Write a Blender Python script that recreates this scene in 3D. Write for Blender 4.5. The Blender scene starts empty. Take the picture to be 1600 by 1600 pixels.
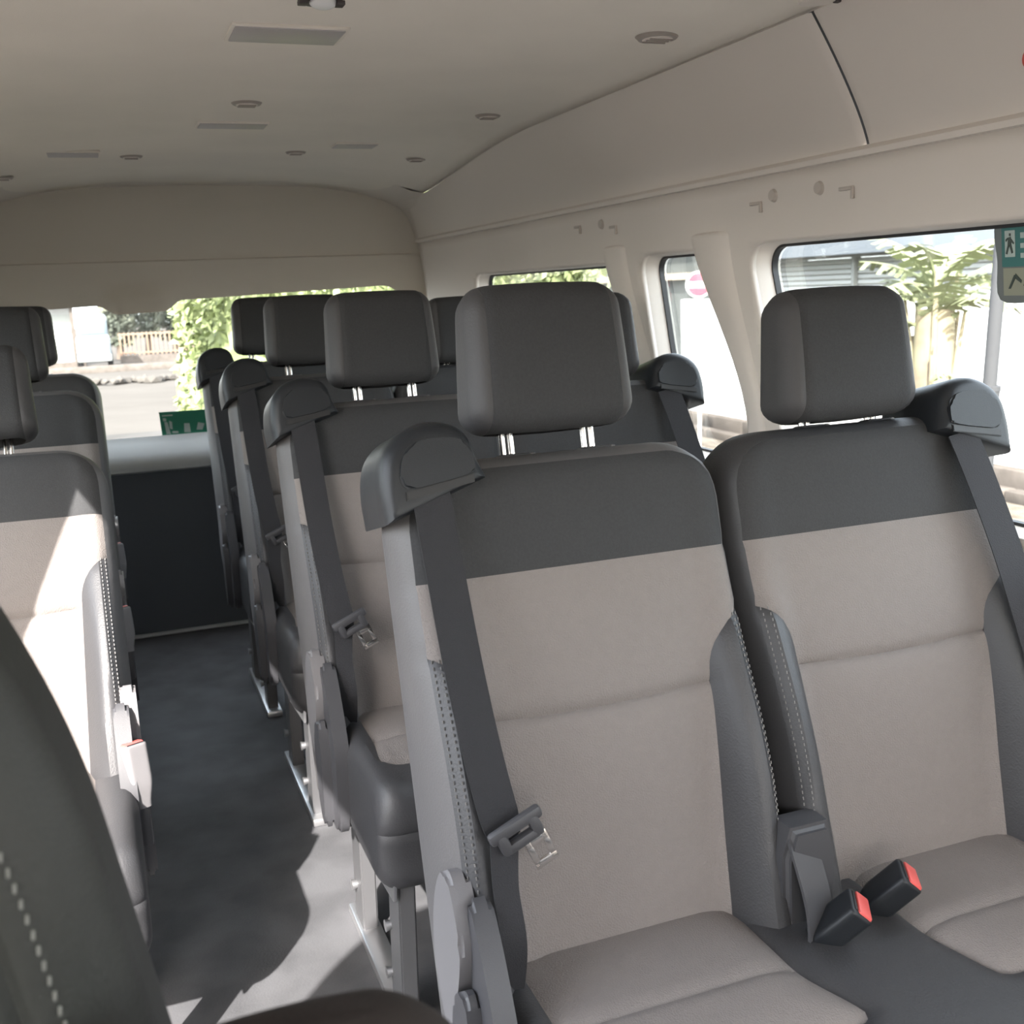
import bpy, bmesh, math, random
from mathutils import Vector, Matrix
random.seed(7)
S = bpy.context.scene
COL = S.collection
# ------------------------------------------------------------------ camera
F_PX = 1677.0
CAM = Vector((-0.402, 0.0, 1.255)); YAW, PIT, ROL = .356, -.2052, -.0407
def cam_axes():
    cy, sy = math.cos(YAW), math.sin(YAW); cp, sp = math.cos(PIT), math.sin(PIT)
    f = Vector((sy*cp, cy*cp, sp)); r = Vector((cy, -sy, 0)); u = r.cross(f)
    c, s = math.cos(ROL), math.sin(ROL)
    return c*r+s*u, -s*r+c*u, f
cr, cu, cf = cam_axes()
cd = bpy.data.cameras.new('camera'); cam = bpy.data.objects.new('camera', cd); COL.objects.link(cam)
cam.matrix_world = Matrix(((cr.x, cu.x, -cf.x, CAM.x), (cr.y, cu.y, -cf.y, CAM.y), (cr.z, cu.z, -cf.z, CAM.z), (0, 0, 0, 1)))
cd.sensor_width = 36; cd.sensor_height = 36; cd.lens = 36*F_PX/1600; cd.clip_start = .02; cd.clip_end = 500
cd.dof.use_dof = True; cd.dof.focus_distance = 1.5; cd.dof.aperture_fstop = 11.0
S.camera = cam
# ------------------------------------------------------------------ light
S.view_settings.view_transform = 'Standard'; S.view_settings.look = 'None'
S.view_settings.gamma = 1; S.view_settings.use_curve_mapping = False
S.view_settings.exposure = 0.63
w = bpy.data.worlds.new('world'); S.world = w; w.use_nodes = True
wn = w.node_tree.nodes; wl = w.node_tree.links
sky = wn.new('ShaderNodeTexSky'); sky.sky_type = 'NISHITA'; sky.sun_disc = False
sky.sun_elevation = math.radians(42); sky.sun_rotation = math.radians(205); sky.dust_density = 4.0; sky.air_density = 1.0
mixw = wn.new('ShaderNodeMix'); mixw.data_type = 'RGBA'; mixw.inputs[0].default_value = .45
wl.new(sky.outputs[0], mixw.inputs[6]); mixw.inputs[7].default_value = (8.3, 8.5, 8.6, 1)
wl.new(mixw.outputs[2], wn['Background'].inputs[0]); wn['Background'].inputs[1].default_value = 0.84
SUN_TO = Vector((-.61, -1.0, .92))           # from the scene to the sun: front left, through the open sliding door
sd = bpy.data.lights.new('sun', 'SUN'); sd.energy = 14.0; sd.angle = math.radians(.6); sd.color = (1, .95, .9)
sun = bpy.data.objects.new('sun', sd); COL.objects.link(sun)
sun.rotation_euler = SUN_TO.to_track_quat('Z', 'Y').to_euler(); sun.location = (-4, -8, 8)

# ------------------------------------------------------------------ materials
def mat(name, col, rough=.6, metal=0., noise=0., nscale=40., bump=0., bscale=400., spec=.5, coat=0., var=None, tex='noise'):
    m = bpy.data.materials.new(name); m.use_nodes = True
    n = m.node_tree.nodes; l = m.node_tree.links; b = n['Principled BSDF']
    b.inputs['Roughness'].default_value = rough; b.inputs['Metallic'].default_value = metal
    b.inputs['Specular IOR Level'].default_value = spec; b.inputs['Coat Weight'].default_value = coat
    b.inputs['Base Color'].default_value = (*col, 1)
    tc = n.new('ShaderNodeTexCoord')
    if noise or var:
        t = n.new('ShaderNodeTexNoise'); t.inputs['Scale'].default_value = nscale; t.inputs['Detail'].default_value = 5
        l.new(tc.outputs['Object'], t.inputs['Vector'])
        mx = n.new('ShaderNodeMix'); mx.data_type = 'RGBA'
        c2 = var or tuple(c*(1-noise) for c in col); c1 = col if var else tuple(min(1, c*(1+noise)) for c in col)
        mr = n.new('ShaderNodeMapRange'); mr.inputs[1].default_value = .35; mr.inputs[2].default_value = .65
        l.new(t.outputs[0], mr.inputs[0]); l.new(mr.outputs[0], mx.inputs[0])
        mx.inputs[6].default_value = (*c1, 1); mx.inputs[7].default_value = (*c2, 1)
        l.new(mx.outputs[2], b.inputs['Base Color'])
    if bump:
        if tex == 'weave':
            t2 = n.new('ShaderNodeTexVoronoi')
        else:
            t2 = n.new('ShaderNodeTexNoise'); t2.inputs['Detail'].default_value = 3
        t2.inputs['Scale'].default_value = bscale
        l.new(tc.outputs['Object'], t2.inputs['Vector'])
        bp = n.new('ShaderNodeBump'); bp.inputs['Strength'].default_value = bump; bp.inputs['Distance'].default_value = .0015
        l.new(t2.outputs[0], bp.inputs['Height']); l.new(bp.outputs[0], b.inputs['Normal'])
    return m
M = {}
M['char'] = mat('charcoal_fabric', (.039, .0395, .041), .85, bump=.5, bscale=500, spec=.3, noise=.06, nscale=300)
M['beige'] = mat('beige_fabric', (.192, .173, .163), .9, bump=.5, bscale=450, spec=.2, noise=.015, nscale=90, tex='weave')
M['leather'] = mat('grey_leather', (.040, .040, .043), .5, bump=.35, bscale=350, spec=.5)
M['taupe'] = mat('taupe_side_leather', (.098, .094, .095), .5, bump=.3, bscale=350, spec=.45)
M['black'] = mat('black_plastic', (.014, .016, .019), .42, bump=.12, bscale=800, spec=.35)
M['dplastic'] = mat('dark_grey_plastic', (.05, .05, .055), .45, bump=.15, bscale=800)
M['gplastic'] = mat('grey_plastic', (.15, .145, .15), .5, bump=.15, bscale=800)
M['web'] = mat('belt_webbing', (.026, .026, .029), .8, bump=.6, bscale=700, spec=.3)
M['chrome'] = mat('chrome', (.9, .88, .86), .16, metal=1)
M['steel'] = mat('steel', (.62, .62, .63), .35, metal=.9, bump=.2, bscale=60)
M['frame'] = mat('painted_frame', (.12, .12, .125), .4, metal=.3)
M['red'] = mat('red_button', (.62, .10, .09), .4)
M['thread'] = mat('thread', (.15, .145, .14), .7)
M['dark_thread'] = mat('dark_thread', (.15, .15, .14), .7)
M['front'] = mat('foreground_leather', (.020, .021, .019), .55, bump=.35, bscale=350, spec=.4)
M['brown'] = mat('dark_brown_cloth', (.030, .024, .022), .8, bump=.4, bscale=300, spec=.2)
M['headliner'] = mat('headliner', (.80, .745, .665), .9, bump=.25, bscale=600, spec=.15, noise=.03, nscale=3)
M['trim'] = mat('beige_trim', (.70, .645, .585), .65, bump=.15, bscale=900, spec=.35)
M['gate'] = mat('tailgate_trim', (.66, .61, .535), .8, bump=.2, bscale=600, spec=.2)
M['lower'] = mat('dark_lower_trim', (.10, .11, .125), .75, bump=.3, bscale=300, spec=.3)
M['sill'] = mat('grey_sill', (.52, .54, .54), .45)
M['floor'] = mat('vinyl_floor', (.088, .088, .093), .62, noise=.18, nscale=9, bump=.4, bscale=220, spec=.25)
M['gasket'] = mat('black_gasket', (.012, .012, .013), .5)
M['lamp'] = mat('lamp_lens', (.43, .40, .39), .45)
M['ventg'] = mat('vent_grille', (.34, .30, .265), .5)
M['plug'] = mat('plug_plastic', (.50, .45, .40), .6)
M['ventd'] = mat('vent_dark', (.05, .04, .04), .5)
M['paint'] = mat('van_paint', (.75, .75, .74), .3, coat=.5)
def glass(name, tint=(.93, .955, .95), amt=.35):
    m = bpy.data.materials.new(name); m.use_nodes = True; n = m.node_tree.nodes; l = m.node_tree.links
    n.remove(n['Principled BSDF']); out = n['Material Output']
    t = n.new('ShaderNodeBsdfTransparent'); t.inputs[0].default_value = (*tint, 1)
    g = n.new('ShaderNodeBsdfGlossy'); g.inputs['Roughness'].default_value = .02
    fr = n.new('ShaderNodeFresnel'); fr.inputs[0].default_value = 1.3
    mu = n.new('ShaderNodeMath'); mu.operation = 'MULTIPLY'; mu.inputs[1].default_value = amt
    l.new(fr.outputs[0], mu.inputs[0]); mx = n.new('ShaderNodeMixShader')
    l.new(mu.outputs[0], mx.inputs[0]); l.new(t.outputs[0], mx.inputs[1]); l.new(g.outputs[0], mx.inputs[2])
    l.new(mx.outputs[0], out.inputs[0]); return m
M['glass'] = glass('window_glass')

# ------------------------------------------------------------------ helpers
def link(name, me, m, parent=None, smooth=True):
    me.materials.append(m) if m else None
    if smooth:
        for p in me.polygons: p.use_smooth = True
    o = bpy.data.objects.new(name, me); COL.objects.link(o)
    if parent: o.parent = parent
    return o
def tag(o, label=None, cat=None, group=None, kind=None):
    if label: o['label'] = label
    if cat: o['category'] = cat
    if group: o['group'] = group
    if kind: o['kind'] = kind
    return o
def empty(name, loc, label=None, cat=None, group=None, rz=0):
    o = bpy.data.objects.new(name, None); COL.objects.link(o); o.location = loc; o.rotation_euler.z = rz
    o.empty_display_size = .1
    return tag(o, label, cat, group)
def bm_to(name, bm, m, parent=None, smooth=True, kind=None, T=None):
    bmesh.ops.remove_doubles(bm, verts=bm.verts, dist=1e-5)
    if T:
        for v in bm.verts: v.co = T(v.co)
    bmesh.ops.recalc_face_normals(bm, faces=bm.faces)
    me = bpy.data.meshes.new(name); bm.to_mesh(me); bm.free()
    if smooth:
        for p in me.polygons: p.use_smooth = True
        me.set_sharp_from_angle(angle=math.radians(40))
    o = link(name, me, m, parent, smooth=False)
    if kind: o['kind'] = kind
    return o
def patch(bm, surf, us, vs, conds=()):
    """grid surface surf(u,v); polygons clipped to every cond F(u,v)>=0"""
    cache = {}; fc = [dict() for _ in conds]
    def vert(p):
        k = (round(p[0], 6), round(p[1], 6))
        if k not in cache: cache[k] = bm.verts.new(surf(*p))
        return cache[k]
    def val(i, p):
        k = (p[0], p[1])
        if k not in fc[i]: fc[i][k] = conds[i](*p)
        return fc[i][k]
    for i in range(len(us)-1):
        for j in range(len(vs)-1):
            poly = [(us[i], vs[j]), (us[i+1], vs[j]), (us[i+1], vs[j+1]), (us[i], vs[j+1])]
            for c in range(len(conds)):
                f = [val(c, p) for p in poly]
                if min(f) >= 0: continue
                if max(f) <= 0: poly = []; break
                out = []
                for k in range(len(poly)):
                    a, b = poly[k], poly[(k+1) % len(poly)]; fa, fb = f[k], f[(k+1) % len(poly)]
                    if fa >= 0: out.append(a)
                    if (fa > 0 and fb < 0) or (fa < 0 and fb > 0):
                        # two secant steps for accuracy
                        lo, hi, flo, fhi = a, b, fa, fb
                        for _ in range(3):
                            t = flo/(flo-fhi); q = (lo[0]+(hi[0]-lo[0])*t, lo[1]+(hi[1]-lo[1])*t); fq = conds[c](*q)
                            if abs(fq) < 1e-6: break
                            if (fq > 0) == (flo > 0): lo, flo = q, fq
                            else: hi, fhi = q, fq
                        out.append(q)
                poly = out
                if len(poly) < 3: break
            if len(poly) >= 3:
                vv = []
                for p in poly:
                    x = vert(p)
                    if not vv or x is not vv[-1]: vv.append(x)
                if vv[0] is vv[-1]: vv.pop()
                if len(set(vv)) >= 3:
                    try: bm.faces.new(vv)
                    except ValueError: pass
def lin(a, b, n): return [a+(b-a)*i/n for i in range(n+1)]
def sm(x, a, b):
    t = max(0, min(1, (x-a)/(b-a))); return t*t*(3-2*t)
def rrect(u, hw, hd, rc):
    """point on a rounded rectangle centred at 0, u in 0..1 starting mid-front (y=-hd), going +x"""
    rc = min(rc, hw-1e-5, hd-1e-5); rc = max(rc, 1e-6)
    a, b = hw-rc, hd-rc; q = math.pi*rc/2
    per = 4*a+4*b+4*q; s = (u % 1.0)*per
    seg = [a, q, 2*b, q, 2*a, q, 2*b, q, a]
    k = 0
    while k < 8 and s > seg[k]: s -= seg[k]; k += 1
    if k == 0: return s, -hd
    if k == 1: t = s/rc; return a+rc*math.sin(t), -b-rc*math.cos(t)
    if k == 2: return hw, -b+s
    if k == 3: t = s/rc; return a+rc*math.cos(t), b+rc*math.sin(t)
    if k == 4: return a-s, hd
    if k == 5: t = s/rc; return -a-rc*math.sin(t), b+rc*math.cos(t)
    if k == 6: return -hw, b-s
    if k == 7: t = s/rc; return -a-rc*math.cos(t), -b-rc*math.sin(t)
    return -a+s, -hd
def add_box(bm, c, s, bev=0., seg=2, rot=None):
    r = bmesh.ops.create_cube(bm, size=1); vs = r['verts']
    for v in vs: v.co = Vector((v.co.x*s[0], v.co.y*s[1], v.co.z*s[2]))
    if bev:
        es = list({e for v in vs for e in v.link_edges})
        g = bmesh.ops.bevel(bm, geom=es, offset=bev, segments=seg, affect='EDGES', profile=.5)
        vs = list({v for f in g['faces'] for v in f.verts} | {v for v in vs if v.is_valid})
    R = rot or Matrix.Identity(3)
    for v in vs: v.co = R @ v.co + Vector(c)
    return vs
def box(name, c, s, m, parent=None, bev=0., seg=2, rot=None, T=None, kind=None):
    bm = bmesh.new(); add_box(bm, c, s, bev, seg, rot); return bm_to(name, bm, m, parent, T=T, kind=kind)
def add_tube(bm, pts, r, n=10, r2=None):
    pts = [Vector(p) for p in pts]; rings = []
    for i, p in enumerate(pts):
        d = (pts[min(i+1, len(pts)-1)]-pts[max(i-1, 0)]).normalized()
        a = d.orthogonal().normalized() if i == 0 else (rings_a - d*rings_a.dot(d)).normalized()
        rings_a = a; b = d.cross(a); rr = r if r2 is None else r+(r2-r)*i/(len(pts)-1)
        rings.append([bm.verts.new(p+a*math.cos(t*2*math.pi/n)*rr+b*math.sin(t*2*math.pi/n)*rr) for t in range(n)])
    for i in range(len(rings)-1):
        for k in range(n): bm.faces.new((rings[i][k], rings[i][(k+1) % n], rings[i+1][(k+1) % n], rings[i+1][k]))
    bm.faces.new(rings[0][::-1]); bm.faces.new(rings[-1])
def tube(name, pts, r, m, parent=None, n=10, r2=None, T=None):
    bm = bmesh.new(); add_tube(bm, pts, r, n, r2); return bm_to(name, bm, m, parent, T=T)
def bez(pts, n):
    """Catmull-Rom through pts"""
    P = [Vector(p) for p in pts]; P = [2*P[0]-P[1]]+P+[2*P[-1]-P[-2]]; out = []
    for i in range(1, len(P)-2):
        for k in range(n):
            t = k/n; a, b, c, d = P[i-1:i+3]
            out.append(.5*((2*b)+(c-a)*t+(2*a-5*b+4*c-d)*t*t+(3*b-a-3*c+d)*t**3))
    out.append(P[-2]); return out
def ribbon(name, pts, wid, m, parent=None, th=.0016, T=None, n=8, side=(1, 0, 0)):
    """flat strap: pts may be (x,y,z) or (x,y,z,width)"""
    C = bez([p[:3] for p in pts], n); W = [p[3] if len(p) > 3 else wid for p in pts]
    bm = bmesh.new(); prev = None; N = len(C)
    for i, p in enumerate(C):
        d = (C[min(i+1, N-1)]-C[max(i-1, 0)]).normalized(); s = Vector(side); s = (s-d*s.dot(d)).normalized(); nn = d.cross(s)
        f = i/(N-1)*(len(W)-1); k = min(int(f), len(W)-2); wv = W[k]+(W[k+1]-W[k])*(f-k)
        q = [bm.verts.new(p+s*wv/2*a+nn*th/2*b) for a, b in ((-1, -1), (1, -1), (1, 1), (-1, 1))]
        if prev:
            for k in range(4): bm.faces.new((prev[k], prev[(k+1) % 4], q[(k+1) % 4], q[k]))
        else: bm.faces.new(q)
        prev = q
    bm.faces.new(prev[::-1]); return bm_to(name, bm, m, parent, T=T)
def plate(name, outline, th, m, parent=None, axis='X', at=0., bev=0., T=None, seg=2):
    """extruded outline: axis X -> outline is (y,z); axis Y -> (x,z); Z -> (x,y)"""
    bm = bmesh.new()
    def P(a, b, d):
        return {'X': (at+d, a, b), 'Y': (a, at+d, b), 'Z': (a, b, at+d)}[axis]
    A = [bm.verts.new(P(a, b, -th/2)) for a, b in outline]; B = [bm.verts.new(P(a, b, th/2)) for a, b in outline]
    n = len(outline); bm.faces.new(A[::-1]); bm.faces.new(B)
    for i in range(n): bm.faces.new((A[i], A[(i+1) % n], B[(i+1) % n], B[i]))
    if bev:
        es = [e for e in bm.edges if (e.verts[0] in A) == (e.verts[1] in A)]
        bmesh.ops.bevel(bm, geom=es, offset=bev, segments=seg, affect='EDGES')
    return bm_to(name, bm, m, parent, T=T)
def smooth2(pts, n=6):
    """closed Catmull-Rom outline in 2-D"""
    N = len(pts); out = []
    for i in range(N):
        a, b, c, d = [Vector(pts[(i+k-1) % N]) for k in range(4)]
        for k in range(n):
            t = k/n; q = .5*((2*b)+(c-a)*t+(2*a-5*b+4*c-d)*t*t+(3*b-a-3*c+d)*t**3); out.append((q.x, q.y))
    return out
def smooth_open(pts, n):
    return [(p.x, p.y) for p in bez([(a, b, 0) for a, b in pts], n)]
def copy_tree(o, parent=None):
    c = o.copy(); COL.objects.link(c)
    if parent: c.parent = parent
    for ch in list(o.children): copy_tree(ch, c)
    return c

# ------------------------------------------------------------------ van shell (X right, Y rearward, Z up, van floor z=0)
YR = 4.23
def seam(y):           # ceiling seam on the right
    t = sm(y, 2.6, 4.15); return .68+.075*t, 1.655-.055*t
def ridge_x(y): return .795
fl = box('floor', (0, 1.17, -.02), (1.78, 6.20, .04), M['floor']); tag(fl, kind='structure')
# ceiling: crowned sheet between both seams, closing with rounded shoulders at the rear
def ceil_surf(u, v):
    x1, z1 = seam(v); x = u*x1; return (x, v, z1+(1.672-z1)*(1-abs(u)**3.2))
bm = bmesh.new(); patch(bm, ceil_surf, lin(-1, 1, 28), lin(-1.0, 4.26, 30))
ce = bm_to('ceiling', bm, M['headliner']); tag(ce, kind='structure')
so = ce.modifiers.new('s', 'SOLIDIFY'); so.thickness = .03; so.offset = 1
# side walls
def wx(z):
    P = [(0, .865), (.82, .865), (1.1, .84), (1.455, .805)]
    for (a, b), (c, d) in zip(P, P[1:]):
        if z <= c: return b+(d-b)*(z-a)/(c-a)
    return .805
def rr_sdf(y, z, y0, y1, z0, z1, r, lean=0.):
    y = y-lean*(z-z1)
    cy, cz = (y0+y1)/2, (z0+z1)/2; qx = abs(y-cy)-(y1-y0)/2+r; qz = abs(z-cz)-(z1-z0)/2+r
    return math.hypot(max(qx, 0), max(qz, 0))+min(max(qx, qz), 0)-r
WINS = [(.40, 1.868, .86, 1.322, .06, .20), (1.95, 2.325, .86, 1.318, .045, .12), (2.42, 3.53, .86, 1.306, .05, .0), (-.85, .22, .90, 1.32, .06, .0)]
def wall(side, y0, y1, wins, name):
    bm = bmesh.new(); s = side
    zs = sorted(set(lin(0, .8, 6)+lin(.8, 1.36, 36)+lin(1.36, 1.447, 3)))
    patch(bm, lambda y, z: (s*wx(z), y, z), lin(y0, y1, int((y1-y0)/.03)), zs,
          [lambda y, z, W=W: rr_sdf(y, z, *W) for W in wins])
    o = bm_to(name, bm, M['trim']); tag(o, kind='structure')
    so = o.modifiers.new('s', 'SOLIDIFY'); so.thickness = .012; so.offset = -1 if s > 0 else 1
    return o
def win_loop(W, grow, n=14):
    y0, y1, z0, z1, r, lean = W; y0 -= grow; y1 += grow; z0 -= grow; z1 += grow; r = r+grow; out = []
    for cx, cz, a0 in ((y1-r, z1-r, 0), (y0+r, z1-r, 90), (y0+r, z0+r, 180), (y1-r, z0+r, 270)):
        for k in range(n+1):
            a = math.radians(a0+90*k/n); z = cz+r*math.sin(a); out.append((cx+r*math.cos(a)+lean*(z-z1), z))
    return out
def sweep(name, W, offs, side, m, parent):
    """offs: list of (grow, dx) rings"""
    bm = bmesh.new(); rings = []
    for g, dx in offs:
        rings.append([bm.verts.new((side*(wx(z)+dx), y, z)) for y, z in win_loop(W, g)])
    for a, b in zip(rings, rings[1:]):
        n = len(a)
        for k in range(n): bm.faces.new((a[k], a[(k+1) % n], b[(k+1) % n], b[k]))
    return bm_to(name, bm, m, parent)
def pane(name, W, side, parent, dx=.045, grow=-.006):
    bm = bmesh.new(); L = win_loop(W, grow)
    vs = [bm.verts.new((side*(wx(z)+dx), y, z)) for y, z in L]
    vb = [bm.verts.new((side*(wx(z)+dx+.004), y, z)) for y, z in L]
    bm.faces.new(vs); bm.faces.new(vb[::-1]); n = len(vs)
    for k in range(n): bm.faces.new((vs[k], vs[(k+1) % n], vb[(k+1) % n], vb[k]))
    return bm_to(name, bm, M['glass'], parent, smooth=False)
wall(1, -1.0, 4.12, WINS, 'wall_right')
LW = [(1.70, 2.40, .86, 1.31, .05, 0), (2.50, 3.40, .86, 1.306, .05, 0)]
wall(-1, 1.55, 4.12, LW, 'wall_left')
wall(-1, -1.0, .42, [(-.85, .24, .90, 1.31, .06, 0)], 'wall_left')
LW.append((-.85, .24, .90, 1.31, .06, 0))
bm = bmesh.new(); pf = [(-1.9, -.02), (-1.95, .5), (-1.85, .92), (-1.55, .97), (-1.5, .93), (-1.4, .4), (-1.35, 0)]
patch(bm, lambda x, t: (x, pf[int(t)][0], pf[int(t)][1]), lin(-.86, .86, 6), [0, 1, 2, 3, 4, 5, 6])
fw = bm_to('wall_front', bm, M['dplastic']); tag(fw, kind='structure')
bm = bmesh.new(); patch(bm, lambda x, t: (x*(1-.0*t), -1.0-.45*t, 1.664-.20*t**1.6), lin(-.72, .72, 10), lin(0, 1, 6))
fw = bm_to('trim_6', bm, M['headliner']); tag(fw, kind='structure')
for i, (W, sd_) in enumerate([(w_, 1) for w_ in WINS]+[(w_, -1) for w_ in LW]):
    r = empty('window_%d' % (i+1), (0, 0, 0)); tag(r, kind='structure')
    sweep('window_frame', W, [(.022, -.002), (.018, -.012), (.004, -.010), (0, 0), (-.004, .035)], sd_, M['trim'], r)
    sweep('rubber_gasket', W, [(-.004, .034), (-.009, .034), (-.009, .046)], sd_, M['gasket'], r)
    pane('pane', W, sd_, r)
# upper side panels, overhanging the ridge
def upper(side, y0, y1, name='panel'):
    def sf(v, t):
        x1, z1 = seam(v)
        e = .004*(1-sm(v-y0, 0, .006))+.004*(1-sm(y1-v, 0, .006))
        x = .792+(x1-.792)*t**1.25; z = 1.458+(z1-1.458)*t
        return (side*(x+e), v, z)
    bm = bmesh.new(); ys = sorted(set([y0, y0+.002, y0+.006]+lin(y0+.02, y1-.02, max(2, int((y1-y0)/.08)))+[y1-.006, y1-.002, y1]))
    patch(bm, sf, ys, [0, .01, .03]+lin(.06, 1, 12))
    return bm, name
us = empty('trim_1', (0, 0, 0)); tag(us, kind='structure')
for s in (1, -1):
    for a, b in ((-1.0, 1.493), (1.499, 4.14)):
        bm, nm = upper(s, a, b); bm_to('roof_side_panel', bm, M['trim'], us)
    # bottom lip of the panels and the recessed groove under it
    bm = bmesh.new(); prof = [(.792, 1.460), (.782, 1.452), (.783, 1.443), (.800, 1.441), (.812, 1.44)]
    patch(bm, lambda y, t, s=s: (s*prof[int(t)][0], y, prof[int(t)][1]), lin(-1, 4.14, 30), [0, 1, 2, 3, 4])
    bm_to('ledge', bm, M['trim'], us)
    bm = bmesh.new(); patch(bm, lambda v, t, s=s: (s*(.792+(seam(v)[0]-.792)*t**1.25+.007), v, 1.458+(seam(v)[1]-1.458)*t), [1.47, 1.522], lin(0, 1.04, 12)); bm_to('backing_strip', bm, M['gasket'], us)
    bm = bmesh.new(); patch(bm, lambda y, t, s=s: (s*(seam(y)[0]+.004+.012*t), y, seam(y)[1]+.004+.004*t), lin(-1, 4.2, 40), [-1, 1]); bm_to('seam_shadow_strip', bm, M['ventg'], us)  # brown strip paints in the shadow line along the ceiling seam
# pillar covers
def pillar(name, L, R, zt, zb, x0=-.022):
    """L(z), R(z) are the rear/front edges in y; bulged cover"""
    bm = bmesh.new()
    def sf(t, v):
        z = zt+(zb-zt)*v; f = 1-abs(2*t-1)**4; g = sm(v, 0, .035)
        hw = 1-.14*(1-sm(v, 0, .04)); tt = .5+(t-.5)*hw
        y = R(z)+(L(z)-R(z))*tt
        return (wx(z)+.006+(x0-.006)*f*g, y, z)
    patch(bm, sf, [0, .02, .05, .1, .2, .35, .5, .65, .8, .9, .95, .98, 1], lin(0, .06, 8)+lin(.08, 1, 16))
    o = bm_to(name, bm, M['trim']); return o
p1 = pillar('trim_2', lambda z: 2.105-.185*sm(1.34-z, -.05, .38), lambda z: 1.905-.075*sm(1.34-z, 0, .45), 1.365, 0.8)
p2 = pillar('trim_3', lambda z: 2.53-.12*sm(1.34-z, 0, .3), lambda z: 2.37-.10*sm(1.34-z, 0, .4), 1.36, 0.8)
for p in (p1, p2): tag(p, kind='structure')
# rear corner pillars and ring around the tailgate
def arch(t):            # half outline of the opening, t 0 bottom -> 1 top centre
    P = [(.855, .0), (.855, .8), (.845, 1.1), (.838, 1.22), (.832, 1.35), (.79, 1.53), (.70, 1.605), (.49, 1.655), (.23, 1.668), (0, 1.672)]
    f = t*(len(P)-1); k = min(int(f), len(P)-2); f -= k
    a = P[max(k-1, 0)]; b = P[k]; c = P[k+1]; d = P[min(k+2, len(P)-1)]
    q = [.5*((2*b[i])+(c[i]-a[i])*f+(2*a[i]-5*b[i]+4*c[i]-d[i])*f*f+(3*b[i]-a[i]-3*c[i]+d[i])*f**3) for i in (0, 1)]
    return q
for s in (1, -1):
    bm = bmesh.new()
    def ring(t, v, s=s):
        x, z = arch(t); y = 3.86+v*(YR+.02-3.86)
        # blends from side wall / seam to the opening edge
        k = sm(v, 0, 1); xw = wx(min(z, 1.44)) if z < 1.45 else .792+(seam(3.9)[0]-.792)*max(0, min(1, (z-1.458)/.15))
        xs = x if t > .66 else xw+.004; return (s*(x*k+xs*(1-k)), y, z+.006*(1-k))
    patch(bm, ring, lin(0, 1, 60), lin(0, 1, 10))
    o = bm_to('trim_4' if s > 0 else 'trim_5', bm, M['trim']); tag(o, kind='structure')
# tailgate
tg = empty('door_1', (0, YR, 0)); tag(tg, kind='structure')
def gate_F(x, z):
    d = 1e9
    # inside of the arch outline
    best = None
    for i in range(40):
        (xa, za), (xb, zb) = arch(i/40), arch((i+1)/40)
        if za <= z <= zb+1e-9: best = xa+(xb-xa)*((z-za)/(zb-za) if zb > za else 0)
    if best is None: return -.05
    return best+.03-abs(x)
def gwin(x, z):          # >0 outside window opening
    top = 1.268+.032*(x-.1) + .0
    # centre bump hanging into the glass
    top -= .036*(sm(x, -.40, -.33)*(1-sm(x, -.17, -.10)))
    d = rr_sdf(x, z, -.735, .755, .74, 1.6, .05)
    r = .09
    e1 = z-top
    if x > .66: e1 = z-(top-.06*((x-.66)/.09)**2)
    if x < -.64: e1 = z-(top-.06*((-.64-x)/.09)**2)
    return max(d, e1)
def gate_surf(x, z, y=0.0):
    dy = .02*sm(z, 1.38, 1.40) - .012*sm(z, 1.41, 1.44)
    bump = -.05*sm(x, -.40, -.31)*(1-sm(x, -.19, -.10))*(1-sm(z, 1.25, 1.34))*sm(z, 1.0, 1.2)
    return (x, .0+.012*abs(x)**2+dy*0+bump-(.014 if z < 1.405-.0 and z > 1.1 else 0), z)
bm = bmesh.new()
zs = lin(.80, 1.26, 12)+lin(1.265, 1.39, 16)[1:]+[1.4035, 1.4065]+lin(1.42, 1.675, 14)
patch(bm, gate_surf, lin(-.9, .9, 90), zs, [gwin, gate_F])
bm_to('upper_trim', bm, M['gate'], tg)
bm = bmesh.new(); patch(bm, lambda x, z: (x, .0, z), lin(-.87, .87, 4), lin(-.02, .66, 6)); bm_to('lower_trim', bm, M['lower'], tg)
bm = bmesh.new(); pr = [(.0, .63), (-.03, .64), (-.035, .665), (-.02, .70), (.03, .735), (.05, .76)]
patch(bm, lambda x, t: (x, pr[int(t)][0], pr[int(t)][1]), lin(-.87, .87, 4), [0, 1, 2, 3, 4, 5]); bm_to('window_ledge', bm, M['sill'], tg)
for s in (-1, 1):
    box('side_frame', (s*.80, .03, .95), (.10, .04, .66), M['gate'], tg, bev=.01)
bm = bmesh.new(); add_box(bm, (0, .07, 1.02), (1.60, .004, .62)); bm_to('pane', bm, M['glass'], tg)
box('scuff_plate', (0, -.03, .006), (1.6, .03, .008), M['sill'], tg, bev=.002)

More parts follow.
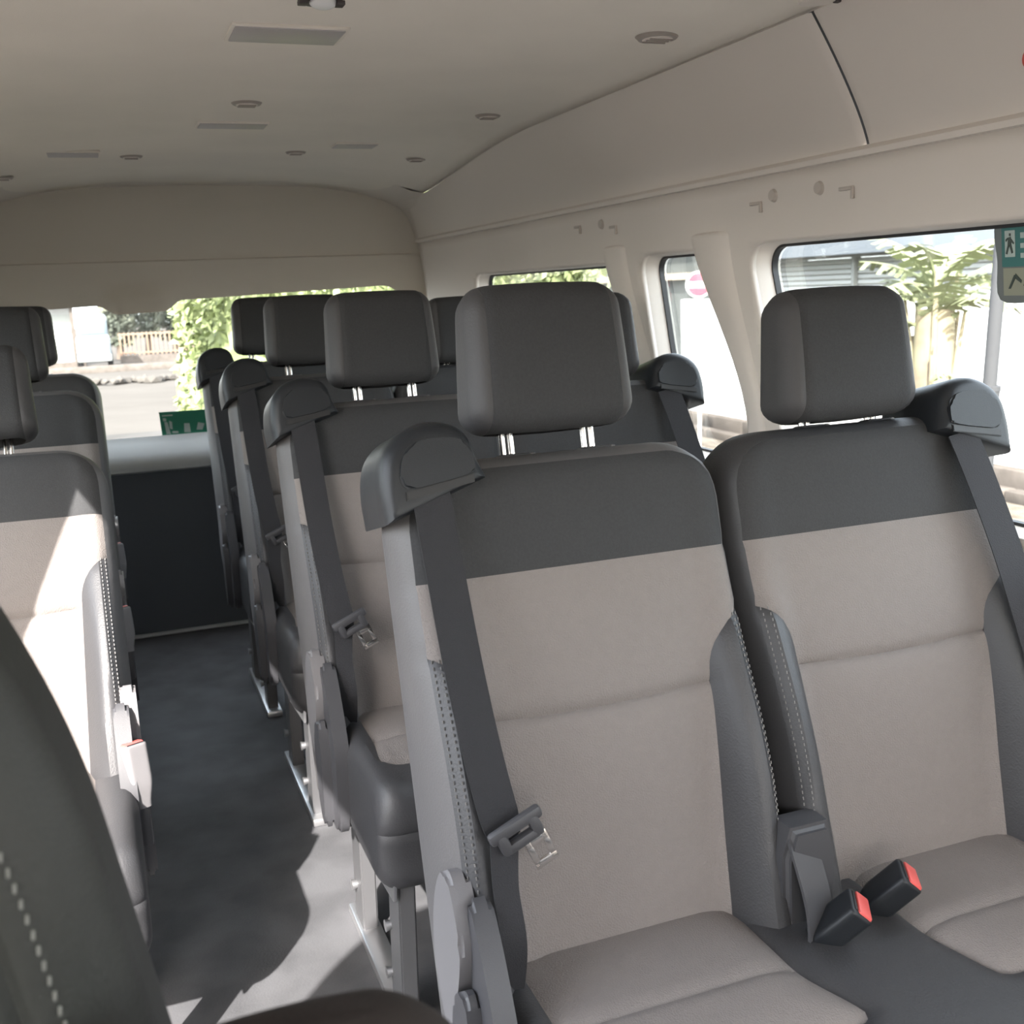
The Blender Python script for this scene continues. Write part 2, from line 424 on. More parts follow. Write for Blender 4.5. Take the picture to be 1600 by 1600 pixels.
# ------------------------------------------------------------------ seats
TH = math.radians(14.6)
def backT(xc, yj=-.185, zj=.46, th=TH):
    c, s = math.cos(th), math.sin(th)
    return lambda p: Vector((xc+p[0], yj+p[1]*c+p[2]*s, zj-p[1]*s+p[2]*c))
HB, BAND, ARCH = .62, .475, .395
HW, HD = .224, .062
def back_base(u, h):
    rx, rd = .085, .05
    t = max(0, (h-(HB-rx))/rx); ix = rx*(1-math.sqrt(max(0, 1-t*t)))*.9
    t2 = max(0, (h-(HB-rd))/rd); iy = rd*(1-math.sqrt(max(0, 1-t2*t2)))
    x, y = rrect(u, HW-ix, HD-iy-.0005, .052)
    return x, y
def bound(h): return .142+.05*max(h, 0)
def arch_F(x, h):        # >0 on bolster (outside centre panel, below arch)
    b = bound(h); a = abs(x)-b
    r = .075; top = ARCH
    if h < top-r: return a
    # quarter-ellipse shoulder
    dx = (abs(x)-(b+r))/r; dz = (h-(top-r))/r
    if abs(x) >= b+r: return top-h
    return (1-math.hypot(min(dx, 0), dz))*r
def back_surf(u, h, face=False):
    x, y = back_base(u, h); w_ = sm(-y, -.01, .05)       # 1 on the front side
    f = 0
    bol = sm(abs(x), bound(h)-.015, bound(h)+.035)*(1-sm(h, .16, .50))
    f += .055*bol*(1-.35*sm(abs(x), .19, .224)) + .010*sm(h, .1, .3)*(1-(x/.22)**2) + .008*sm(abs(x), .15, .2)
    # creases
    g = .0045*math.exp(-(arch_F(x, h)/.004)**2) if h < ARCH+.03 else 0
    g += .003*math.exp(-((h-BAND)/.003)**2)
    if abs(x) < bound(h)+.02: g += (.006*math.exp(-((h-seam_h(x))/.004)**2) + .004*math.exp(-((h-seam_h(x))/.02)**2))*sm(bound(h)+.012-abs(x), 0, .02)
    g += .003*math.exp(-((abs(x)-.187)/.003)**2)
    return (x, HD+y-(f-g)*w_, h)
def seam_h(x): return .298+.25*x*x
YB = .048               # y_base beyond which the shell is the side/back
def fy(u, h): return -(back_base(u, h)[1]+YB)*1.0     # >0 front
US = sorted(set([round(v, 6) for v in lin(0, 1, 120)]))
HS = sorted(set(lin(-.12, .27, 13)+lin(.27, .33, 8)+lin(.33, BAND, 12)+lin(BAND, .57, 6)+[.585, .595, .603, .61, .615, .618, .6195]))
def bx(u, h): return back_base(u, h)[0]
back_parts = {
 'upper_panel': ('char', [fy, lambda u, h: h-BAND]),
 'centre_panel': ('beige', [fy, lambda u, h: BAND-h, lambda u, h: -arch_F(bx(u, h), h), lambda u, h: h-seam_h(bx(u, h))]),
 'lumbar_panel': ('beige', [fy, lambda u, h: -arch_F(bx(u, h), h), lambda u, h: seam_h(bx(u, h))-h]),
 'bolster': ('leather', [fy, lambda u, h: arch_F(bx(u, h), h), lambda u, h: bx(u, h), lambda u, h: BAND-h]),
 'bolster_': ('leather', [fy, lambda u, h: arch_F(bx(u, h), h), lambda u, h: -bx(u, h), lambda u, h: BAND-h]),
 'backrest': ('taupe', [lambda u, h: -fy(u, h)]),
}
BACKM = {}
for k, (m, cs) in back_parts.items():
    bm = bmesh.new(); patch(bm, back_surf, US, HS, cs)
    bmesh.ops.remove_doubles(bm, verts=bm.verts, dist=1e-5); BACKM[k] = (bm, m)
# stitch rows on the bolster edges
bm = bmesh.new()
for sx in (-1, 1):
    for off in (.0, .007):
        for i in range(60):
            h = -.05+i*.0075
            if h > ARCH-.01: break
            # locate u on the front corner where y_base=-YB-off
            u = None
            for k in range(60, 0, -1):
                uu = .25*k/60+.02
                x, y = back_base(uu, h)
                if y < -(YB+off*.8+.001): u = uu; break
            p = Vector(back_surf(u, h)); p.x *= sx
            add_box(bm, p+Vector((sx*.0006, -.0008, 0)), (.0013, .0013, .0038))
BACKM['stitching'] = (bm, 'thread')
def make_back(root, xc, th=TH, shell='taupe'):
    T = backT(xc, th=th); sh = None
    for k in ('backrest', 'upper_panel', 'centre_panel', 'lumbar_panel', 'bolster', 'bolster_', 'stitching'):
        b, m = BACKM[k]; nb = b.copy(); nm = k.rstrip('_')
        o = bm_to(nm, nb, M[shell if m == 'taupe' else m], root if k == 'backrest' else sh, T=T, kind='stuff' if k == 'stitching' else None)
        if k == 'backrest': sh = o
        if k == 'upper_panel': o['label'] = 'charcoal upper backrest panel'
        if k == 'bolster': o['label'] = 'charcoal leather side bolster'
    return sh
# headrest: trapezoid pillow
def head_base(u, v, W=.112, D=.052, H=.178):
    e = min(v, 1-v); r = .03/H; t = max(0, 1-e/r); ins = .03*(1-math.sqrt(max(0, 1-t*t)))
    wv = W*(1-.07*v); dv = D*(1-.22*v)
    x, y = rrect(u, wv-ins*.8, dv-ins-.0004, .032); return x, y, wv
def head_surf(u, v):
    x, y, wv = head_base(u, v); g = .003*math.exp(-((abs(x)-.088*(1-.06*v))/.003)**2)
    f = .008*(1-(x/.12)**2)*math.sin(math.pi*v) if y < 0 else 0
    return (x, y-.012*v-f+(g if y < 0 else -g)*.9, v*.178+ .004*(1-(x/.11)**2)*(1 if v > .5 else -1))
def head_x(u, v): return .088*(1-.06*v)-abs(head_base(u, v)[0])
def head_y(u, v): return -head_base(u, v)[1]
HEADM = {}
VV = [0, .003, .01, .025, .05, .09, .13, .17]+lin(.22, .78, 10)+[.83, .87, .91, .95, .975, .99, .997, 1]
for k, m, cs in (('headrest_face', 'char', [head_x, head_y]), ('headrest', 'headside', [lambda u, v: max(-head_x(u, v), -head_y(u, v))])):
    bm = bmesh.new(); patch(bm, head_surf, lin(0, 1, 96), VV, cs)
    bmesh.ops.remove_doubles(bm, verts=bm.verts, dist=1e-5); HEADM[k] = (bm, m)
M['headside'] = mat('headrest_side_leather', (.052, .051, .053), .6, bump=.3, bscale=350, spec=.4)
def make_head(root, xc, th=TH, up=.0, lean=.0):
    c, s = math.cos(th-.06), math.sin(th-.06)
    base = backT(xc, th=th)(Vector((0, .045, HB+.030+up)))
    T = lambda p: Vector((xc+p[0], base.y+p[1]*c+p[2]*s, base.z-p[1]*s+p[2]*c))
    b, m = HEADM['headrest']; hd = bm_to('headrest', b.copy(), M[m], root, T=T)
    b, m = HEADM['headrest_face']; bm_to('headrest_face', b.copy(), M[m], hd, T=T)
    for sx in (-1, 1):
        bm = bmesh.new()
        for d in (-.0055, .0055): add_tube(bm, [(sx*.056+d, .004, -.058-up), (sx*.056+d, .004, .01)], .0042, 10)
        bm_to('post', bm, M['chrome'], hd, T=T)
        bm = bmesh.new(); add_box(bm, (sx*.056+.006, .002, -.034-up), (.042, .026, .012), .004)
        bm_to('post_guide', bm, M['dplastic'], hd, T=T)
        bm = bmesh.new(); add_box(bm, (sx*.056+.030, -.004, -.033-up), (.008, .012, .010), .003)
        bm_to('release_button', bm, M['gplastic'], hd, T=T)
    return hd
def make_cap(root, xc, side, th=TH):
    """belt guide housing on one top corner of the backrest; side -1 = left"""
    T = backT(xc, th=th)
    def F(p): return T(Vector((side*p[0], p[1], p[2])))
    # arched hood: outline in x-z from the outer foot over the top to the inner foot
    O = smooth_open([(.238, .548), (.240, .590), (.233, .628), (.212, .652), (.180, .664), (.148, .660), (.129, .645), (.120, .618), (.110, .592)], 5)
    cx_, cz_ = .172, .600
    N = len(O)-1
    def sf(a, v):
        x, z = O[int(round(a*N))]
        e = min(v, 1-v); r = .14; t = max(0, 1-e/r); ins = .018*(1-math.sqrt(max(0, 1-t*t)))
        dx, dz = x-cx_, z-cz_; L = math.hypot(dx, dz); k = (L-ins)/L
        return (cx_+dx*k, -.028+.145*v, cz_+dz*k)
    bm = bmesh.new(); vsn = [0, .006, .02, .045, .08, .14, .3, .5, .7, .86, .92, .96, .985, 1]
    patch(bm, sf, [i/N for i in range(N+1)], vsn)
    for v in (0, 1): bm.faces.new([bm.verts.new(sf(i/N, v)) for i in range(N+1)])
    # closing underside
    for v0, v1 in zip(vsn, vsn[1:]): bm.faces.new([bm.verts.new(sf(a, v)) for a, v in ((0, v0), (0, v1), (1, v1), (1, v0))])
    h = bm_to('belt_guide', bm, M['black'], root, T=F)
    fo = smooth2([(.214, .588), (.216, .615), (.200, .638), (.160, .642), (.133, .632), (.128, .605), (.135, .598), (.175, .590)], 5)
    plate('guide_flap', fo, .007, M['black'], h, 'Y', -.0285, .003, T=F, seg=3)
    plate('guide_slot', [(.214, .573), (.214, .583), (.130, .597), (.130, .587)], .005, M['gasket'], h, 'Y', -.028, .001, T=F)
    return h
def make_tongue(root, p, rot, big=1., px=0.):
    R = Matrix.Rotation(rot[1], 3, 'Y') @ Matrix.Rotation(rot[0], 3, 'X')
    bm = bmesh.new()
    T = lambda v: Vector(p)+R @ (Vector(v)*big)
    add_box(bm, (0, 0, .012), (.060, .010, .014), .004)
    add_box(bm, (-.018, 0, .0), (.012, .012, .026), .004); add_box(bm, (.018, 0, 0), (.012, .012, .026), .004); add_box(bm, (0, 0, -.008), (.040, .011, .012), .004)
    o = bm_to('belt_tongue', bm, M['dplastic'], root, T=T)
    bm = bmesh.new()
    for c, s in (((-.0095, 0, -.030), (.007, .003, .036)), ((.0095, 0, -.030), (.007, .003, .036)), ((0, 0, -.046), (.026, .003, .010)), ((0, 0, -.017), (.026, .003, .012))):
        add_box(bm, (c[0]+px, c[1], c[2]), s, .001)
    bm_to('latch_plate', bm, M['chrome'], o, T=T); return o
def make_buckle(root, base, top, wid=.040, th=.026, roll=0., body='black', name='buckle'):
    a, b = Vector(base), Vector(top); d = (b-a); L = d.length; q = d.to_track_quat('Z', 'Y') @ Matrix.Rotation(roll, 3, 'Z').to_quaternion()
    T = lambda v: a+q @ Vector(v)
    bm = bmesh.new()
    def sf(u, v):
        k = .62+.38*sm(v, 0, .45); r = .007; e = max(0, 1-(1-v)*L/.004); ins = .004*(1-math.sqrt(max(0, 1-e*e)))
        x, y = rrect(u, wid/2*k-ins, th/2*(.75+.25*sm(v, 0, .4))-ins, r); return (x, y, v*L)
    patch(bm, sf, lin(0, 1, 40), lin(0, .9, 10)+[.94, .96, .98, .99, 1])
    for vv in (0, 1): bm.faces.new([bm.verts.new(sf(u, vv)) for u in lin(0, 1, 40)[:-1]])
    o = bm_to(name, bm, M[body], root, T=T)
    bm = bmesh.new(); add_box(bm, (0, -th*.10, L-.001), (wid*.84, th*.60, .008), .0025); bm_to('release_button', bm, M['red'], o, T=T)['label'] = 'red release button'
    bm = bmesh.new(); add_box(bm, (0, th*.30, L-.0005), (wid*.7, th*.12, .004), .001); bm_to('latch_slot', bm, M['gasket'], o, T=T)
    return o
# cushion
CZ0, CZ1 = .285, .475
def make_cushion(root, x0, x1, inserts, yf=-.535, yb=-.12):
    hy, hz = (yb-yf)/2, (CZ1-CZ0)/2; cy, cz = (yb+yf)/2, (CZ1+CZ0)/2; X0, X1 = x0, x1
    def base(x, u):
        e = min(x-X0, X1-x); r = .04; t = max(0, 1-e/r); ins = r*(1-math.sqrt(max(0, 1-t*t)))
        a, b = rrect(u, hy-ins*.6, hz-ins*.9, .045); return cy+a, cz-b, ins     # a -> y, -b -> z so u=0 is the top
    def F_ins(x, y, I):
        a, b, ka, kb = I; k = sm(-.30-y, 0, .12)
        a -= ka*k; b += kb*k; qx, qy = max(a+.02-x, x-b+.02), -.395-y
        return -(math.hypot(max(qx, 0), max(qy, 0))+min(max(qx, qy), 0)-.02)
    def sf(x, u):
        y, z, ins = base(x, u); f = 0
        if z > cz:
            top = sm(z, cz+.03, CZ1-.003)
            dI = max(F_ins(x, y, I) for I in inserts)
            f = -.007*math.exp(-(dI/.006)**2)+.006*sm(dI, .0, .05)
            f += .022*(sm(x0+.075-x, 0, .06)+sm(x-x1+.075, 0, .06))*0.6
            f -= .004*math.exp(-((y+.31)/.006)**2)*(1 if dI > 0 else 0)
            z += f*top - .02*sm(-y, .46, .56)*0
        else:
            y += .0
        g = .004*math.exp(-((z-.402)/.004)**2) if z < .43 else 0
        if y < cy: y += g
        # underside slopes up to the front
        return (x, y + (.012*sm(.43-z, 0, .1) if y < cy else 0), z)
    xs = sorted(set([X0, X0+.0005, X0+.002, X0+.005, X0+.01, X0+.018, X0+.028, X0+.04]+lin(X0+.05, X1-.05, int((X1-X0)/.012))+[X1-.04, X1-.028, X1-.018, X1-.01, X1-.005, X1-.002, X1-.0005, X1]))
    us_ = lin(0, 1, 110)
    istop = lambda x, u: base(x, u)[1]-(CZ1-.02)
    cs = lambda x, u: max(F_ins(x, base(x, u)[0], I) for I in inserts)
    bm = bmesh.new(); patch(bm, sf, xs, us_, [lambda x, u: max(-cs(x, u), -istop(x, u)), lambda x, u: base(x, u)[1]-.402])
    for xe in (X0, X1): bm.faces.new([bm.verts.new(sf(xe, u)) for u in us_[:-1]])
    cu_ = bm_to('cushion', bm, M['leather'], root)
    bm = bmesh.new(); patch(bm, sf, xs, us_, [lambda x, u: .402-base(x, u)[1]]); bm_to('front_panel', bm, M['leather'], cu_)
    for I in inserts:
        for nm, sg in (('seat_insert', 1), ('front_insert', -1)):
            bm = bmesh.new()
            patch(bm, sf, [x for x in xs if I[0]-.05 < x < I[1]+.05], us_, [lambda x, u: F_ins(x, base(x, u)[0], I), istop, lambda x, u: sg*(base(x, u)[0]+.31)])
            bm_to(nm, bm, M['beige'], cu_)
    # stitches / piping along the side edge
    for xx in (x0+.010, x1-.010):
        tube('piping', [(xx, y, .458) for y in lin(yf+.06, yb-.03, 8)], .0028, M['leather'], cu_, 6)
    return cu_
def make_frame(root, x0, x1):
    for sx, xx in ((-1, x0+.055), (1, x1-.055)):
        lg = plate('leg', [(-.50, .335), (-.43, .335), (-.395, .01), (-.47, .01)], .030, M['frame'], root, 'X', xx, .003)
        plate('leg', [(-.20, .335), (-.12, .335), (-.10, .01), (-.17, .01)], .030, M['frame'], root, 'X', xx, .003)
        rl = box('floor_rail', (xx, -.28, .010), (.045, .44, .020), M['steel'], root, .004)
        sp = plate('side_plate', [(-.52, .345), (-.08, .345), (-.10, .27), (-.30, .25), (-.50, .27)], .006, M['steel'], root, 'X', xx-sx*-.022, .001)
        for y, z in ((-.46, .30), (-.42, .18), (-.405, .08), (-.14, .30), (-.13, .10)):
            bm = bmesh.new(); bmesh.ops.create_cone(bm, segments=10, radius1=.011, radius2=.008, depth=.010, cap_ends=True,
                matrix=Matrix.Translation((xx+sx*.020, y, z)) @ Matrix.Rotation(math.pi/2, 4, 'Y'))
            bm_to('bolt', bm, M['steel'], lg)
    box('front_bar', ((x0+x1)/2, -.45, .300), (x1-x0-.14, .03, .03), M['frame'], root, .006)
    box('rear_bar', ((x0+x1)/2, -.15, .300), (x1-x0-.14, .03, .03), M['frame'], root, .006)
def recliner(root, x, side, th=TH):
    o = plate('recliner_cover', smooth2([(-.205, .47), (-.225, .55), (-.19, .615), (-.155, .60), (-.125, .54), (-.12, .47), (-.15, .415), (-.185, .41)]), .026, M['gplastic'], root, 'X', x-side*.008, .006, seg=3)
    plate('lever', smooth2([(-.24, .50), (-.20, .47), (-.19, .40), (-.20, .33), (-.235, .29), (-.25, .36), (-.255, .44)]), .020, M['dplastic'], root, 'X', x-side*.002, .006, seg=3)
    plate('hinge_cover', smooth2([(-.30, .40), (-.30, .47), (-.255, .56), (-.215, .60), (-.22, .5), (-.21, .40), (-.22, .30), (-.28, .30)]), .026, M['dplastic'], root, 'X', x-side*.022, .006, seg=3)
    return o
GROUP = 'twin seats along the windowed right side'
def make_double(root):
    xi, xo = 0.0, .446
    make_cushion(root, -.192, .642, [(-.145, .150, .01, .030), (.334, .600, -.022, .0)])
    make_frame(root, -.2, .66)
    for xc, side in ((xi, -1), (xo, 1)):
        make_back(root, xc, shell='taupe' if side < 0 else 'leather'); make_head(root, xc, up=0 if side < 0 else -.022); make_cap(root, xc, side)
    recliner(root, -.222, -1)
    # webbing: inner seat
    Tn = backT(0)
    P = lambda x, y, h, *w_: tuple(Tn(Vector((x, y, h))))+((w_[0] if w_ else .046),)
    ribbon('belt_webbing', [P(-.184, -.024, .590), P(-.181, -.032, .50), P(-.178, -.048, .38), P(-.172, -.060, .28), P(-.164, -.066, .21), P(-.160, -.068, .185, .036)], .046, M['web'], root)
    ribbon('lap_webbing', [P(-.162, -.070, .190, .034), P(-.168, -.070, .13, .03), P(-.168, -.072, .06, .03), (-.172, -.215, .43, .03)], .030, M['web'], root)
    make_tongue(root, P(-.148, -.082, .190)[:3], (.1, -.42), 1.12, .012)
    P2 = lambda x, y, h: tuple(Tn(Vector((x+.446, y, h))))
    ribbon('belt_webbing', [P2(.150, -.024, .585), P2(.165, -.036, .50), P2(.182, -.050, .38), P2(.200, -.063, .20), P2(.213, -.064, .05)], .052, M['web'], root)
    make_tongue(root, P2(.216, -.070, .028), (.1, .10))
    # hinge cover between the two backs and the two buckles
    hc = plate('centre_hinge_cover', [(.190, .40), (.185, .56), (.196, .60), (.250, .60), (.262, .56), (.262, .40)], .05, M['dplastic'], root, 'Y', -.215, .008, seg=3)
    ribbon('buckle_strap', [(.215, -.225, .585), (.215, -.262, .52), (.214, -.272, .475), (.213, -.262, .455)], .045, M['dplastic'], root, .004, side=(1, .3, 0))
    make_buckle(root, (.205, -.262, .458), (.249, -.300, .522), .044, .033, roll=.25)
    make_buckle(root, (.296, -.240, .462), (.342, -.276, .526), .044, .033, roll=.25)
    return root
CXI = .120
root = empty('double_seat', (CXI, 1.24, 0)); make_double(root)
labels = ['twin passenger seat nearest the camera, beige and charcoal, open buckles between backs',
          'twin passenger seat in the second row, directly behind the nearest one on the right',
          'twin passenger seat in the third row from the front, right side',
          'rearmost twin passenger seat on the right, just before the tailgate window']
rows = [1.24, 2.083, 2.913, 3.66]
for i, y in enumerate(rows):
    o = root if i == 0 else copy_tree(root)
    o.location.y = y; tag(o, labels[i], 'seat', GROUP)
# single seats on the left
def make_single(root, th=TH):
    make_cushion(root, -.205, .215, [(-.150, .150, .01, .01)])
    make_frame(root, -.21, .21); make_back(root, 0, th); make_head(root, 0, th, up=-.0); make_cap(root, 0, -1, th)
    recliner(root, .225, 1)
    Tn = backT(0, th=th); P = lambda x, y, h: tuple(Tn(Vector((x, y, h))))
    ribbon('belt_webbing', [P(-.165, -.022, .585), P(-.172, -.036, .50), P(-.180, -.050, .38), P(-.190, -.063, .20), P(-.200, -.064, .05)], .048, M['web'], root)
    make_tongue(root, P(-.200, -.070, .028), (.1, -.1))
    make_buckle(root, (.222, -.285, .44), (.216, -.265, .545), body='gplastic', roll=.2)
    box('buckle_stalk', (.222, -.275, .41), (.02, .03, .08), M['dplastic'], root, .006)
single = empty('single_seat', (-.640, 2.045, 0)); make_single(single, math.radians(28))
tag(single, 'single passenger seat on the left with sunlight across its backrest', 'seat', 'single seats along the left side')
s2 = empty('single_seat', (-.640, 2.913, 0)); make_single(s2)
tag(s2, 'shaded single passenger seat on the left, directly behind the sunlit one', 'seat', 'single seats along the left side')
s3 = copy_tree(s2); s3.location = (-.640, 3.66, 0)
tag(s3, 'rearmost single seat on the left, only its headrest edge showing', 'seat', 'single seats along the left side')
for b, m in list(BACKM.values())+list(HEADM.values()): b.free()

# foreground seats
def fore(root, hw, H, D, rtop, z0, mname, stitch=True, crown=0.):
    RX = min(rtop, hw)
    def base(u, h):
        t = max(0, (h-(H-rtop))/rtop); ix = RX*(1-math.sqrt(max(0, 1-t*t)))*.98
        r2 = D; t2 = max(0, (h-(H-r2))/r2); iy = r2*(1-math.sqrt(max(0, 1-t2*t2)))
        return rrect(u, hw-ix, D-iy-.0004, .045)
    def sf(u, h):
        x, y = base(u, h); g = 0
        if y < -.01:
            hh = hw-max(0, 0)
            if stitch:
                t = max(0, (h-(H-rtop))/rtop); ix = RX*(1-math.sqrt(max(0, 1-t*t)))*.98
                g = .004*math.exp(-((abs(x)-(hw-ix-.046))/.004)**2)
        return (x, y+g, z0+h+crown*(1-(x/hw)**2))
    us_ = sorted(set(lin(0, 1, 160)+lin(.0, .25, 160)+lin(.75, 1., 160)))
    hs = lin(0, H-rtop, 8)+lin(H-rtop, H-.001, 26)[1:]
    bm = bmesh.new(); patch(bm, sf, us_, hs); bm.faces.new([bm.verts.new(sf(u, hs[-1])) for u in us_[:-1]]); o = bm_to('backrest', bm, M[mname], root)
    if stitch:
        bm = bmesh.new()
        for off in (.030, .060):
            s = 0; h = H-.02
            while h > .0:
                t = max(0, (h-(H-rtop))/rtop); ix = RX*(1-math.sqrt(max(0, 1-t*t)))*.98
                xx = hw-ix-off
                # surface y at that x
                yy = -D+.0
                r = .045
                if xx > hw-ix-r: dx = (xx-(hw-ix-r))/r; yy = -D+r*(1-math.sqrt(1-dx*dx))
                add_box(bm, (xx, yy-.0004, z0+h), (.0016, .0014, .0046), .0005, 1, Matrix.Rotation(.25, 3, 'Y')); h -= .0078
        st = bm_to('stitching', bm, M['dark_thread'], o, kind='stuff')
    return o
f0 = empty('front_seat', (-.521, .53, 0), 'dark leather front seat back with double stitching, close at lower left', 'seat')
fore(f0, .252, .865, .07, .36, .46, 'front'); f0.rotation_euler.y = -.16
f1 = empty('front_seat', (-.366, .408, 0), 'low dark seat back top peeking in at the bottom edge', 'seat')
fore(f1, .095, .50, .04, .06, .446, 'brown', stitch=False, crown=.012)

# ------------------------------------------------------------------ ceiling fittings
def ceil_z(x, y):
    x1, z1 = seam(y); return z1+(1.672-z1)*(1-min(1, abs(x)/x1)**3.2)
def round_vent(x, y, r, label):
    o = empty('ceiling_vent', (x, y, ceil_z(x, y)+.001), label, 'vent', 'small round vents in the ceiling'); o.scale.z = .55
    bm = bmesh.new(); bmesh.ops.create_cone(bm, segments=28, radius1=r*.86, radius2=r, depth=.010, cap_ends=True, matrix=Matrix.Translation((0, 0, -.005)))
    bm_to('bezel', bm, M['ventg'], o)
    bm = bmesh.new(); bmesh.ops.create_cone(bm, segments=24, radius1=r*.66, radius2=r*.70, depth=.004, cap_ends=True, matrix=Matrix.Translation((0, 0, -.011)))
    bm_to('nozzle', bm, M['trim'], o)
    for k in (-1, 0, 1): box('louvre', (0, k*r*.34, -.0145), (r*1.1, .004, .004), M['ventg'], o)
def lens(x, y, sx, sy, label):
    o = empty('ceiling_lamp', (x, y, ceil_z(x, y)), label, 'lamp', 'rectangular lamps in the ceiling')
    box('housing', (0, 0, -.001), (sx, sy, .006), M['headliner'], o, bev=.002)
    box('lens', (0, 0, -.003), (sx*.94, sy*.86, .006), M['lamp'], o, bev=.002)
lens(-.067, 1.853, .185, .115, 'large rectangular ceiling lamp lens nearest the camera')
lens(-.044, 2.80, .170, .085, 'rectangular ceiling lamp in the middle of the roof, second from camera')
lens(-.415, 3.30, .140, .10, 'rectangular ceiling lamp at rear left of the roof')
lens(.33, 3.12, .125, .09, 'rectangular ceiling lamp at rear right of the roof')
for x, y, r, t in [(-.048, 2.50, .034, 'round ceiling vent in front of the middle lamp'), (-.26, 3.40, .033, 'round ceiling vent just right of the rear left lamp'),
                   (.195, 3.30, .031, 'round ceiling vent just left of the rear right lamp'), (.56, 3.30, .032, 'round ceiling vent in the rear right corner by the wall seam'),
                   (.53, 2.56, .032, 'round ceiling vent near the right wall seam, midway back'), (.54, 1.73, .038, 'round ceiling vent near the right wall seam, closest to camera'),
                   (-.62, 3.65, .032, 'round ceiling vent at the far left edge of the roof')]:
    round_vent(x, y, r, t)
o = empty('dome_lamp', (-.062, 1.60, ceil_z(0, 1.6)), 'small dark and white dome light at the top edge of the view', 'lamp')
bm = bmesh.new(); bmesh.ops.create_cone(bm, segments=28, radius1=.030, radius2=.038, depth=.014, cap_ends=True, matrix=Matrix.Translation((0, 0, -.007))); bm_to('bezel', bm, M['ventd'], o)
bm = bmesh.new(); bmesh.ops.create_uvsphere(bm, u_segments=16, v_segments=10, radius=.02, matrix=Matrix.Translation((.004, 0, -.014)) @ Matrix.Diagonal((1, 1, .5, 1))); bm_to('bulb_cover', bm, M['paint'], o)
for k in (-1, 1): box('clip', (k*.026, -.006, -.017), (.012, .02, .006), M['ventd'], o, bev=.001)
o = empty('grab_handle_cap', (.640, 1.425, ceil_z(.64, 1.425)-.002), 'round beige cap where the ceiling meets the side panel', 'cap')
bm = bmesh.new(); bmesh.ops.create_cone(bm, segments=28, radius1=.026, radius2=.032, depth=.012, cap_ends=True); bm_to('cap', bm, M['trim'], o)
box('screw_slot', (.028, -.01, -.002), (.010, .010, .012), M['ventd'], o, bev=.002)
o = empty('hammer_holder', (.768, 1.135, 1.520), 'red emergency hammer knob on the upper right panel edge', 'hammer')
bm = bmesh.new(); bmesh.ops.create_cone(bm, segments=20, radius1=.018, radius2=.014, depth=.02, cap_ends=True, matrix=Matrix.Rotation(-math.pi/2, 4, 'Y')); bm_to('knob', bm, M['red'], o)
box('bracket', (.008, -.03, 0), (.012, .05, .05), M['gplastic'], o, bev=.004)
# small plugs and slot covers on the header above the windows
wr = bpy.data.objects['wall_right']
for y, z, k in [(1.762, 1.405, 0), (1.624, 1.405, 0), (2.502, 1.403, 0), (1.82, 1.395, 1), (1.55, 1.397, 1), (2.644, 1.405, 1), (2.438, 1.392, 1)]:
    x = wx(z)-.012
    if k == 0:
        bm = bmesh.new(); bmesh.ops.create_cone(bm, segments=18, radius1=.013, radius2=.010, depth=.008, cap_ends=True, matrix=Matrix.Translation((x-.002, y, z)) @ Matrix.Rotation(-math.pi/2, 4, 'Y'))
        bm_to('plug', bm, M['plug'], wr)
    else:
        bm = bmesh.new(); add_box(bm, (x-.002, y, z), (.006, .036, .006), .001); add_box(bm, (x-.002, y-.016, z-.008), (.006, .005, .020), .001); bm_to('hook', bm, M['plug'], wr)
# ------------------------------------------------------------------ stickers
M['sticker_green'] = mat('sticker_green', (.012, .20, .12), .5)
M['sticker_teal'] = mat('sticker_teal', (.045, .17, .16), .5)
M['sticker_grey'] = mat('sticker_border', (.16, .18, .18), .5)
M['sticker_beige'] = mat('sticker_beige', (.30, .31, .24), .5)
M['sticker_white'] = mat('sticker_white', (.42, .50, .47), .5)
M['sticker_dark'] = mat('sticker_dark', (.05, .07, .06), .5)
def flat(name, pts, m, parent, T):
    bm = bmesh.new(); A = [bm.verts.new(T(a, b, 0)) for a, b in pts]; B = [bm.verts.new(T(a, b, 1)) for a, b in pts]; n = len(pts)
    bm.faces.new(A); bm.faces.new(B[::-1])
    for i in range(n): bm.faces.new((A[i], A[(i+1) % n], B[(i+1) % n], B[i]))
    return bm_to(name, bm, m, parent, smooth=False)
o = empty('exit_sticker', (0, 0, 0), 'teal and beige emergency exit sticker on the side window glass', 'sticker')
def ST(lay, th=.0006):   # a: towards the front (image right), b: up
    return lambda a, b, k: (wx(1.2+b)+.043-lay-th*k, 1.283-.035*(0)-a-.012*(.12-b)*-1.6*0, 1.205+b)
def R_(a0, b0, a1, b1): return [(a0, b0), (a1, b0), (a1, b1), (a0, b1)]
border = smooth2([(.004, .004), (.07, .0), (.145, .0), (.149, .06), (.147, .118), (.07, .118), (.0, .116), (.0, .06)], 4)
flat('border', border, M['sticker_grey'], o, ST(0))
flat('teal_field', R_(.010, .052, .140, .110), M['sticker_teal'], o, ST(.001))
flat('beige_field', R_(.012, .010, .140, .050), M['sticker_beige'], o, ST(.001))
flat('door_pictogram', R_(.017, .066, .036, .104), M['sticker_white'], o, ST(.002))
fig = [[(.026, .096), (.029, .096), (.029, .100), (.026, .100)], [(.023, .082), (.030, .083), (.029, .095), (.024, .094)], [(.020, .088), (.024, .092), (.023, .094), (.019, .091)],
       [(.029, .088), (.034, .084), (.035, .086), (.030, .092)], [(.023, .083), (.026, .083), (.022, .070), (.019, .071)], [(.026, .083), (.030, .083), (.033, .072), (.030, .071)]]
for q in fig: flat('figure_limb', q, M['sticker_dark'], o, ST(.003))
